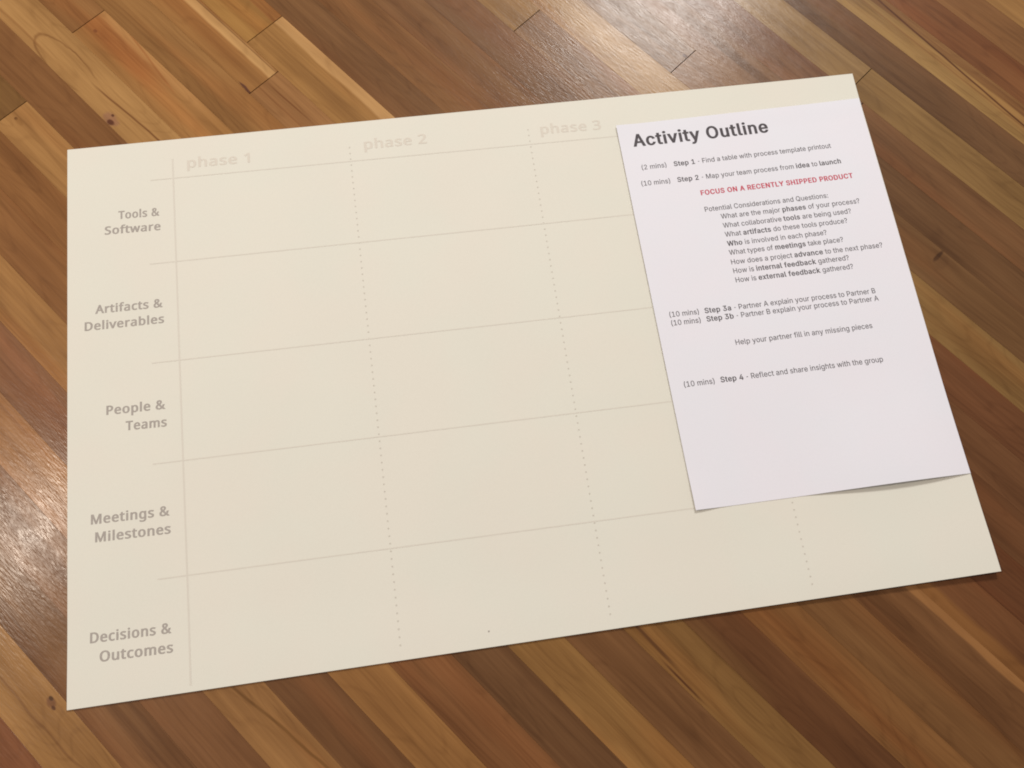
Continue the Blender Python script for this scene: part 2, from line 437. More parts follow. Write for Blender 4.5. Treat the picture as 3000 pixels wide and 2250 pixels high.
# glyph outlines: advance, contours (thousandths of the type size)
SANS = {
    ' ': (188, ''),
    '(': (273, '89,207 101,324 132,441 177,539 236,539 191,428 161,313 151,207 160,115 188,16 236,-96 177,-96 156,-59 139,-21 124,16 111,55 102,93 95,131 90,169'),
    ')': (273, '37,-96 86,18 113,116 122,207 112,313 82,428 37,539 97,539 142,441 173,323 184,207 183,168 178,130 171,92 161,53 149,15 134,-22 117,-59 97,-96'),
    '-': (453, '337,244 337,188 114,188 114,244'),
    '0': (453, '227,-7 199,-5 174,1 151,11 130,24 111,41 95,62 80,86 69,113 60,144 53,178 49,214 48,254 49,294 53,330 60,364 69,395 81,422 95,447 112,467 130,484 151,498 174,508 200,514 227,516 254,514 279,508 302,498 323,484 342,467 358,447 372,422 384,395 393,364 400,330 404,294 405,254 404,214 400,178 393,144 384,113 373,86 359,62 342,41 323,24 302,11 279,1 254,-5;227,50 250,52 271,60 290,74 303,87 313,103 323,122 330,144 336,168 340,194 343,223 344,254 343,285 340,314 336,341 330,365 323,387 313,405 303,422 290,435 271,449 250,457 227,460 203,457 182,449 163,435 151,422 140,405 131,387 123,365 117,341 113,314 110,285 109,254 110,223 113,194 117,168 123,144 131,122 140,103 151,87 163,74 182,60 203,52'),
    '1': (453, '76,0 76,55 391,55 391,0;276,509 276,0 212,0 212,448 209,448 86,358 86,427 198,509'),
    '2': (453, '64,0 64,47 234,229 282,282 311,327 320,371 319,389 315,405 308,419 298,431 287,441 273,449 224,460 205,458 188,454 172,447 159,438 148,427 139,413 132,398 128,381 127,362 66,362 67,384 71,405 77,424 86,442 102,464 121,482 143,496 162,505 182,511 203,514 225,516 247,514 268,511 288,505 306,497 328,482 346,465 361,445 372,423 379,398 381,372 371,318 336,259 267,180 153,60 153,57 389,57 389,0'),
    '3': (453, '218,-7 195,-6 173,-3 152,2 133,10 108,22 88,38 70,57 57,79 48,104 44,132 109,132 112,115 118,100 126,87 137,76 150,66 165,59 219,50 275,61 291,69 304,80 315,93 323,108 328,125 329,145 328,163 323,180 316,196 306,211 292,223 275,234 254,241 229,246 201,248 157,248 157,299 288,448 288,452 70,452 70,509 372,509 372,461 211,278 211,289 239,290 264,288 287,284 308,276 327,265 344,253 359,239 371,222 381,205 387,186 392,166 393,145 392,123 387,103 380,84 370,66 358,50 344,36 327,23 309,12 288,4 266,-2 243,-6'),
    '4': (453, '40,105 40,158 247,509 311,509 109,166 109,163 413,163 413,105;282,0 282,121 282,146 282,318 343,318 343,0'),
    ':': (188, '95,-4 83,-3 73,1 63,9 55,18 51,29 50,41 51,53 55,64 63,73 73,81 83,85 95,87 107,85 118,81 128,73 135,64 140,53 141,41 140,29 135,18 128,9 118,1 107,-3;95,271 83,272 73,277 63,284 55,294 51,304 50,316 51,328 55,339 63,349 73,356 83,360 95,362 107,360 118,356 128,349 135,339 140,328 141,316 140,304 135,294 128,284 118,277 107,272'),
    '?': (359, '132,152 132,159 141,230 148,245 157,258 168,269 209,298 247,334 255,349 260,365 262,384 260,399 257,413 250,425 220,452 178,462 137,453 106,425 99,412 94,396 92,378 27,378 30,406 38,430 49,452 64,471 82,487 103,499 126,508 151,514 178,516 206,514 232,508 255,498 275,486 292,470 306,451 316,430 322,407 324,382 322,356 316,332 306,311 292,292 275,276 254,261 219,235 200,205 194,158 194,152;164,-4 152,-3 141,1 131,9 124,18 120,29 118,41 120,53 124,64 131,73 141,80 152,85 164,86 176,85 186,80 196,73 203,64 208,53 209,41 208,29 203,18 196,9 186,1 176,-3'),
    'A': (480, '16,0 201,509 276,509 463,0 395,0 287,302 264,372 232,478 245,478 213,371 191,302 85,0;110,142 110,199 370,199 370,142'),
    'B': (456, '60,0 60,509 241,509 266,508 289,504 310,499 329,491 350,477 367,461 381,442 390,421 396,398 398,374 397,353 393,336 387,320 356,286 315,267 315,262 331,260 347,254 363,245 378,234 391,220 402,203 411,184 416,161 418,136 416,111 410,88 400,67 386,48 368,31 344,18 324,10 301,4 275,1 247,0;125,57 245,57 272,58 296,63 315,70 330,80 344,96 353,115 355,137 354,153 350,169 342,184 333,197 320,209 306,218 289,225 269,229 248,231 125,231;125,285 238,285 288,296 302,304 314,314 323,326 330,340 335,355 336,372 333,393 326,412 313,429 294,442 270,449 240,452 125,452'),
    'C': (510, '267,-7 235,-5 205,1 177,11 150,25 126,42 104,63 86,88 70,115 57,146 48,179 42,215 40,254 42,293 48,329 57,362 70,393 86,421 104,445 126,466 150,484 177,498 205,508 235,514 267,516 340,504 362,496 383,485 402,471 419,456 435,438 448,418 459,397 467,373 473,348 408,348 389,395 357,428 315,449 267,456 245,454 223,450 203,443 184,432 166,419 150,403 137,385 125,364 116,340 109,314 105,285 103,254 105,223 109,194 116,168 125,145 137,123 151,105 166,89 184,76 203,66 223,59 245,54 267,53 315,60 357,81 389,114 408,160 473,160 467,135 459,112 448,91 435,71 420,53 402,38 383,24 363,13 341,5 317,-2 293,-6'),
    'D': (502, '219,0 96,0 96,57 215,57 244,58 272,63 296,70 318,81 337,94 354,110 368,128 379,149 388,172 394,198 398,226 399,255 398,285 394,312 388,337 379,361 368,381 354,399 338,415 320,428 299,438 275,446 249,450 221,452 93,452 93,509 225,509 261,507 294,501 325,492 353,478 377,461 399,441 418,418 433,391 446,361 455,329 460,293 462,255 460,217 455,181 446,149 433,119 417,92 398,68 376,48 351,31 322,17 291,8 256,2;125,509 125,0 60,0 60,509'),
    'E': (419, '60,0 60,509 372,509 372,452 125,452 125,286 355,286 355,229 125,229 125,57 375,57 375,0'),
    'F': (410, '60,0 60,509 369,509 369,452 125,452 125,278 346,278 346,221 125,221 125,0'),
    'H': (517, '60,0 60,509 125,509 125,289 392,289 392,509 457,509 457,0 392,0 392,232 125,232 125,0'),
    'I': (301, '31,0 31,57 118,57 118,452 31,452 31,509 269,509 269,452 183,452 183,57 269,57 269,0'),
    'L': (393, '60,0 60,509 125,509 125,57 361,57 361,0'),
    'M': (628, '60,0 60,509 152,509 277,187 287,159 299,123 311,84 322,49 307,49 318,83 330,121 342,158 352,187 476,509 568,509 568,0 504,0 504,291 504,327 505,369 506,413 507,457 513,457 498,409 482,363 467,322 456,291 342,0 286,0 170,291 159,321 145,361 129,408 112,457 119,457 120,416 121,372 122,328 122,291 122,0'),
    'N': (523, '60,0 60,509 136,509 343,183 363,151 388,107 414,55 405,54 401,108 399,157 399,195 399,509 463,509 463,0 387,0 202,290 177,331 148,381 108,452 119,454 122,384 124,328 125,291 125,0'),
    'O': (533, '267,-7 235,-5 205,1 177,11 150,25 126,42 105,63 86,88 70,115 57,146 48,179 42,215 40,254 42,293 48,329 57,362 70,393 86,421 105,445 126,466 150,484 177,498 205,508 235,514 267,516 299,514 329,508 357,498 384,484 408,466 429,445 448,421 464,393 477,362 486,329 491,293 493,254 491,215 486,179 477,146 464,115 448,88 429,63 408,42 384,25 357,11 329,1 299,-5;267,53 289,54 310,59 330,66 349,76 367,89 383,105 396,123 408,144 418,168 425,194 429,223 430,254 429,286 425,314 418,341 408,365 396,386 383,404 367,420 349,433 330,443 310,450 289,454 267,456 245,454 223,450 203,443 184,433 167,420 151,404 137,385 125,364 116,340 109,314 105,285 103,254 105,223 109,194 116,168 125,144 137,123 151,105 167,89 184,76 203,66 223,59 245,54'),
    'P': (445, '60,0 60,509 235,509 263,507 289,503 312,497 332,487 350,476 366,462 379,447 390,430 398,411 404,391 407,370 409,348 407,325 404,304 398,284 390,265 379,248 366,233 350,219 332,207 312,198 289,191 263,187 235,186 109,186 109,242 233,242 257,244 279,248 297,256 312,266 324,279 333,294 339,310 343,328 344,348 343,367 339,385 333,402 324,416 312,428 297,439 279,446 257,451 232,452 125,452 125,0'),
    'Q': (533, '245,159 313,159 369,85 384,65 468,-48 401,-48 346,27 331,46;267,-7 235,-5 205,1 177,11 150,25 126,42 105,63 86,88 70,115 57,146 48,179 42,215 40,254 42,293 48,329 57,362 70,393 86,421 105,445 126,466 150,484 177,498 205,508 235,514 267,516 299,514 329,508 357,498 384,484 408,466 429,445 448,421 464,393 477,362 486,329 491,293 493,254 491,215 486,179 477,146 464,115 448,88 429,63 408,42 384,25 357,11 329,1 299,-5;267,53 289,54 310,59 330,66 349,76 367,89 383,105 396,123 408,144 418,168 425,194 429,223 430,254 429,286 425,314 418,341 408,365 396,386 383,404 367,420 349,433 330,443 310,450 289,454 267,456 245,454 223,450 203,443 184,433 167,420 151,404 137,385 125,364 116,340 109,314 105,285 103,254 105,223 109,194 116,168 125,144 137,123 151,105 167,89 184,76 203,66 223,59 245,54'),
    'R': (449, '60,0 60,509 236,509 264,507 290,504 313,497 333,489 356,473 376,455 390,433 399,415 405,395 408,374 409,352 408,330 405,309 399,290 390,271 376,250 356,232 333,217 312,209 289,203 264,199 236,198 96,198 96,255 234,255 258,256 280,260 298,267 313,276 325,287 334,300 340,316 344,333 345,352 344,371 340,389 334,405 325,419 313,430 298,440 279,446 258,451 233,452 125,452 125,0;353,0 230,229 303,229 428,0'),
    'S': (447, '224,-9 197,-8 172,-4 149,1 128,9 108,19 91,31 76,45 64,60 54,77 46,96 41,115 38,137 104,137 108,118 114,102 123,88 136,76 150,66 166,59 224,49 246,50 267,54 286,60 303,69 317,79 329,92 338,106 344,122 346,139 344,154 340,168 332,179 296,205 245,222 184,239 154,249 128,260 105,274 86,289 71,307 60,326 54,348 52,372 54,400 62,425 75,448 87,463 102,476 119,488 138,498 158,506 180,511 203,514 227,516 252,514 275,511 296,505 316,498 340,484 360,468 377,449 390,427 398,403 401,378 337,378 332,402 320,421 302,437 286,447 267,453 247,457 225,459 204,457 185,454 167,448 152,440 139,430 129,418 121,405 117,391 115,376 117,359 122,345 131,334 169,308 212,293 264,279 312,264 359,238 395,198 402,180 407,161 408,139 406,112 399,87 386,64 374,48 360,34 343,21 323,11 302,2 278,-4 252,-8'),
    'T': (449, '32,452 32,509 417,509 417,452 257,452 257,0 193,0 193,452'),
    'U': (517, '259,-8 230,-7 203,-2 177,5 154,15 133,28 114,43 98,60 85,80 74,101 66,124 62,148 60,173 60,509 124,509 124,178 126,155 132,133 141,113 153,95 169,80 187,68 208,59 232,53 259,52 285,53 309,59 331,68 349,80 364,95 377,113 385,133 391,155 393,178 393,509 457,509 457,173 456,148 451,124 443,101 433,80 419,60 403,43 384,28 363,15 340,5 315,-2 288,-7'),
    'W': (686, '155,0 16,509 82,509 163,196 175,145 187,94 197,40 189,40 200,94 211,145 224,196 306,509 380,509 462,196 474,145 486,94 497,40 488,40 499,94 510,145 523,196 603,509 670,509 530,0 455,0 368,323 351,391 336,475 350,475 335,395 318,323 230,0'),
    'Y': (472, '203,0 203,208 16,509 91,509 192,344 222,292 250,230 224,230 251,293 280,344 381,509 455,509 268,208 268,0'),
    'a': (389, '160,-9 137,-7 115,-3 94,5 76,15 60,29 48,45 38,63 32,84 30,108 32,128 36,146 43,161 53,174 64,184 78,193 125,211 178,220 234,227 265,235 271,240 274,246 276,255 276,257 267,297 240,322 196,331 149,322 118,301 100,274 41,291 51,313 64,331 79,346 95,358 114,368 133,375 194,384 239,379 286,360 300,350 312,336 322,320 330,301 335,278 337,251 337,0 277,0 277,52 272,52 252,25 215,1;170,45 192,47 211,51 228,59 242,68 254,80 263,93 270,108 274,122 276,138 276,190 259,182 231,176 200,171 175,168 134,159 103,139 97,130 93,118 92,105 102,72 130,52'),
    'b': (424, '229,-8 208,-7 189,-3 172,4 138,31 118,59 112,59 112,0 53,0 53,509 114,509 114,319 118,319 137,346 171,373 188,379 207,383 229,384 252,383 274,378 294,371 313,361 330,347 345,332 359,313 370,293 379,270 385,245 389,218 390,189 389,160 385,133 379,108 370,84 359,64 346,45 330,29 313,16 294,5 274,-2 252,-7;220,47 242,49 262,55 279,66 294,80 306,97 316,117 323,139 327,163 328,189 327,215 323,239 316,261 307,281 295,298 280,311 262,322 243,328 220,330 198,328 178,322 161,312 147,299 134,282 125,263 118,241 114,216 113,189 114,162 118,138 125,115 135,95 147,78 162,65 179,55 198,49'),
    'c': (396, '207,-8 182,-7 159,-2 137,6 117,16 98,30 82,46 68,64 56,85 46,108 40,133 36,159 34,187 36,216 40,243 46,268 56,291 68,312 82,330 98,346 117,360 137,371 159,378 182,383 207,384 260,377 305,356 340,322 362,277 303,262 290,289 270,311 242,325 207,330 184,328 163,321 145,310 130,296 118,278 108,258 102,236 98,212 96,187 98,163 102,139 108,117 118,97 130,80 145,66 163,55 184,49 207,46 243,52 271,66 292,89 304,117 363,102 341,56 306,21 261,-1'),
    'd': (424, '195,-8 172,-7 151,-2 130,5 111,16 94,29 79,45 66,64 55,84 46,108 39,133 35,160 34,189 35,218 39,245 46,270 55,293 66,313 79,332 95,347 112,361 131,371 151,378 173,383 196,384 218,383 237,379 253,373 287,346 306,319 311,319 311,509 372,509 372,0 313,0 313,59 307,59 287,31 252,4 236,-3 217,-7;205,47 226,49 246,55 263,65 278,78 290,95 299,115 306,138 310,162 312,189 310,216 306,241 300,263 290,282 278,299 263,312 246,322 227,328 205,330 182,328 162,322 145,311 130,298 118,281 108,261 102,239 98,215 96,189 98,163 102,139 109,117 118,97 130,80 145,66 162,55 182,49'),
    'e': (404, '212,-8 185,-7 161,-2 138,6 117,16 98,30 82,46 68,64 56,85 46,108 40,132 35,159 34,187 35,215 39,242 46,267 55,290 67,311 81,329 97,346 115,359 135,370 157,378 180,383 205,384 266,374 285,366 303,355 319,341 334,324 347,305 357,282 363,263 368,242 370,219 371,194 371,169 75,169 75,221 338,221 310,202 308,226 304,248 298,269 288,286 277,301 263,314 246,323 227,328 205,330 183,328 164,323 146,313 131,301 119,286 109,270 102,251 97,231 96,211 96,178 98,151 102,127 110,106 121,88 135,73 151,61 169,53 190,48 212,46 254,53 285,73 306,105 365,91 358,72 348,55 335,39 320,26 302,14 283,4 261,-3 237,-7'),
    'f': (254, '228,379 228,327 6,327 6,379;81,0 81,432 82,452 87,470 96,486 107,499 120,510 135,519 187,530 222,527 243,521 227,468 215,472 195,474 178,472 164,468 154,460 147,449 143,435 142,419 142,0'),
    'g': (425, '207,-151 180,-149 156,-146 134,-140 82,-110 51,-69 101,-41 122,-66 154,-88 207,-97 236,-95 261,-87 282,-75 298,-58 308,-34 311,-6 311,68 306,68 287,41 252,16 236,10 217,6 195,5 173,6 152,10 132,17 113,27 95,39 80,53 67,71 55,90 46,112 39,136 35,163 34,191 35,220 39,246 46,271 55,293 66,314 80,332 95,347 112,361 131,371 152,378 173,383 196,384 218,383 237,379 253,373 288,346 308,319 313,319 313,379 372,379 372,-9 371,-32 367,-54 360,-73 350,-90 334,-109 314,-124 291,-136 271,-142 251,-147 229,-150;205,59 227,61 246,66 264,75 278,87 290,103 300,121 307,142 311,166 312,193 311,219 307,242 300,264 291,283 279,299 264,312 247,322 227,328 205,330 182,328 163,322 145,312 130,298 118,282 109,262 102,241 98,218 96,193 98,167 102,144 109,123 118,104 131,88 145,76 163,66 183,61'),
    'h': (410, '114,227 114,0 53,0 53,509 114,509 114,287 102,287 112,312 124,332 137,349 152,362 175,374 200,382 227,384 252,383 275,377 295,369 313,356 328,340 341,321 348,304 353,285 356,264 357,240 357,0 296,0 296,235 293,263 286,286 273,304 256,318 235,326 210,329 192,328 176,324 161,317 147,308 136,297 126,283 119,266 115,248'),
    'i': (167, '53,0 53,379 114,379 114,0;84,443 73,444 63,448 54,455 47,463 43,472 41,483 43,494 47,504 54,512 63,518 73,522 84,524 95,522 105,518 114,512 121,504 125,494 126,483 125,472 121,463 114,455 105,448 95,444'),
    'j': (167, '53,379 114,379 114,-30 112,-52 108,-72 102,-90 92,-106 80,-119 65,-129 47,-137 27,-141 4,-143 -10,-143 -10,-87 2,-87 18,-85 31,-80 40,-72 47,-61 51,-46 53,-29;83,443 72,444 62,448 53,455 47,463 42,472 41,483 42,494 47,504 53,512 62,518 72,522 83,524 95,522 105,518 114,512 120,504 125,494 126,483 125,472 120,463 114,455 105,448 95,444'),
    'k': (381, '110,137 110,212 121,212 284,379 360,379 184,199 177,199;53,0 53,509 114,509 114,0;294,0 148,186 191,229 372,0'),
    'l': (189, '139,-2 112,0 91,8 74,20 62,37 55,59 53,84 53,509 114,509 114,99 120,62 126,57 135,53 146,52 160,53 170,54 181,3 162,-1'),
    'm': (610, '53,0 53,379 112,379 112,295 108,295 114,314 122,331 132,346 172,376 219,386 245,383 268,375 287,361 303,342 314,320 321,295 312,295 318,312 326,329 337,343 381,375 437,386 458,385 478,380 497,372 514,361 529,346 541,328 550,307 555,283 557,255 557,0 496,0 496,254 493,279 485,298 473,313 456,323 438,329 419,330 402,329 387,326 374,320 345,290 335,247 335,0 274,0 274,260 272,280 265,297 253,311 238,322 220,328 199,330 158,320 145,312 135,302 126,289 119,274 115,257 114,238 114,0'),
    'n': (410, '114,227 114,0 53,0 53,379 112,379 112,287 102,287 112,312 124,332 137,349 152,362 175,374 200,382 227,384 252,383 275,377 295,369 313,356 328,340 341,321 348,304 353,285 356,264 357,240 357,0 296,0 296,235 293,263 286,286 273,304 256,318 235,326 210,329 192,328 176,324 161,317 147,308 136,297 126,283 119,266 115,248'),
    'o': (415, '207,-8 182,-7 159,-2 137,6 117,16 98,30 82,46 68,64 56,85 46,108 40,133 36,159 34,187 36,216 40,243 46,268 56,291 68,312 82,330 98,346 117,360 137,371 159,378 182,383 207,384 233,383 256,378 278,371 299,360 317,346 333,330 347,312 359,291 369,268 376,243 380,216 381,187 380,159 376,133 369,108 359,85 347,64 333,46 317,30 299,16 278,6 256,-2 233,-7;207,46 231,49 252,55 270,66 285,80 298,97 307,117 314,139 318,163 319,187 318,212 314,236 307,258 298,278 285,296 270,310 252,321 231,328 207,330 184,328 163,321 145,310 130,296 118,278 108,258 102,236 98,212 96,187 98,163 102,139 108,117 118,97 130,80 145,66 163,55 184,49'),
    'p': (424, '53,-143 53,379 112,379 112,319 118,319 137,346 171,373 188,379 207,383 229,384 252,383 274,378 294,371 313,361 330,347 345,332 359,313 370,293 379,270 385,245 389,218 390,189 389,160 385,133 379,108 370,84 359,64 346,45 330,29 313,16 294,5 274,-2 252,-7 229,-8 208,-7 189,-3 173,4 138,31 118,59 114,59 114,-143;220,47 242,49 262,55 279,66 294,80 306,97 316,117 323,139 327,163 328,189 327,215 323,239 316,261 307,281 295,298 280,311 262,322 243,328 220,330 198,328 178,322 161,312 147,299 134,282 125,263 118,241 114,216 113,189 114,162 118,138 125,115 135,95 147,78 162,65 179,55 198,49'),
    'r': (259, '53,0 53,379 112,379 112,321 115,321 124,339 137,354 152,367 171,377 191,383 213,385 229,384 243,384 243,322 230,324 207,326 190,324 174,321 159,315 146,306 135,296 126,284 119,269 115,254 114,237 114,0'),
    's': (365, '182,-8 157,-7 133,-3 112,3 93,12 76,24 62,38 50,54 41,73 36,94 94,107 101,87 111,72 124,60 141,52 160,47 181,45 206,47 227,53 244,62 258,74 265,88 268,103 266,115 262,126 254,136 243,144 229,150 212,155 149,170 125,177 104,186 87,196 72,208 58,227 50,249 47,274 49,295 55,314 65,332 79,347 95,360 115,370 137,378 161,383 187,384 212,383 234,379 254,372 271,363 286,352 299,339 324,290 268,277 262,291 254,304 243,316 228,325 210,331 187,333 166,331 147,326 131,317 119,305 111,292 109,277 110,264 115,253 124,243 172,223 229,209 254,202 275,194 292,183 306,171 320,153 328,131 331,107 329,85 323,65 312,47 298,31 281,18 260,6 236,-2 210,-7'),
    't': (227, '204,379 204,327 6,327 6,379;65,471 126,471 126,98 127,83 130,70 136,61 144,55 156,51 170,50 185,51 202,54 213,2 192,-3 168,-4 145,-3 125,2 107,10 92,21 77,41 68,64 65,93'),
    'u': (410, '182,-5 158,-3 135,2 115,11 97,23 82,39 69,59 62,76 57,95 54,116 53,139 53,379 114,379 114,144 116,117 124,94 137,75 154,61 175,53 200,50 218,51 234,55 249,62 263,71 274,83 283,97 290,113 295,132 296,153 296,379 357,379 357,0 298,0 298,92 307,92 297,67 286,47 272,30 257,17 234,5 209,-3'),
    'v': (389, '163,0 17,379 84,379 165,155 187,87 206,21 184,21 203,87 224,155 305,379 371,379 226,0'),
    'w': (567, '138,0 23,379 87,379 133,214 154,137 175,41 165,41 186,135 206,214 252,379 316,379 362,214 382,136 402,41 391,41 413,135 434,214 480,379 545,379 429,0 368,0 319,172 305,225 291,280 277,338 291,338 277,280 263,225 248,172 199,0'),
    'x': (379, '21,0 171,218 171,171 29,379 100,379 147,306 179,253 207,206 175,206 202,253 233,306 282,379 352,379 209,169 209,214 358,0 287,0 231,85 200,136 173,182 205,182 178,136 148,85 91,0'),
    'y': (389, '47,-139 61,-86 71,-87 104,-89 130,-74 151,-36 163,-1 17,379 84,379 165,155 187,87 206,21 184,21 202,87 224,155 305,379 371,379 204,-58 177,-107 139,-136 91,-145 65,-143'),
}
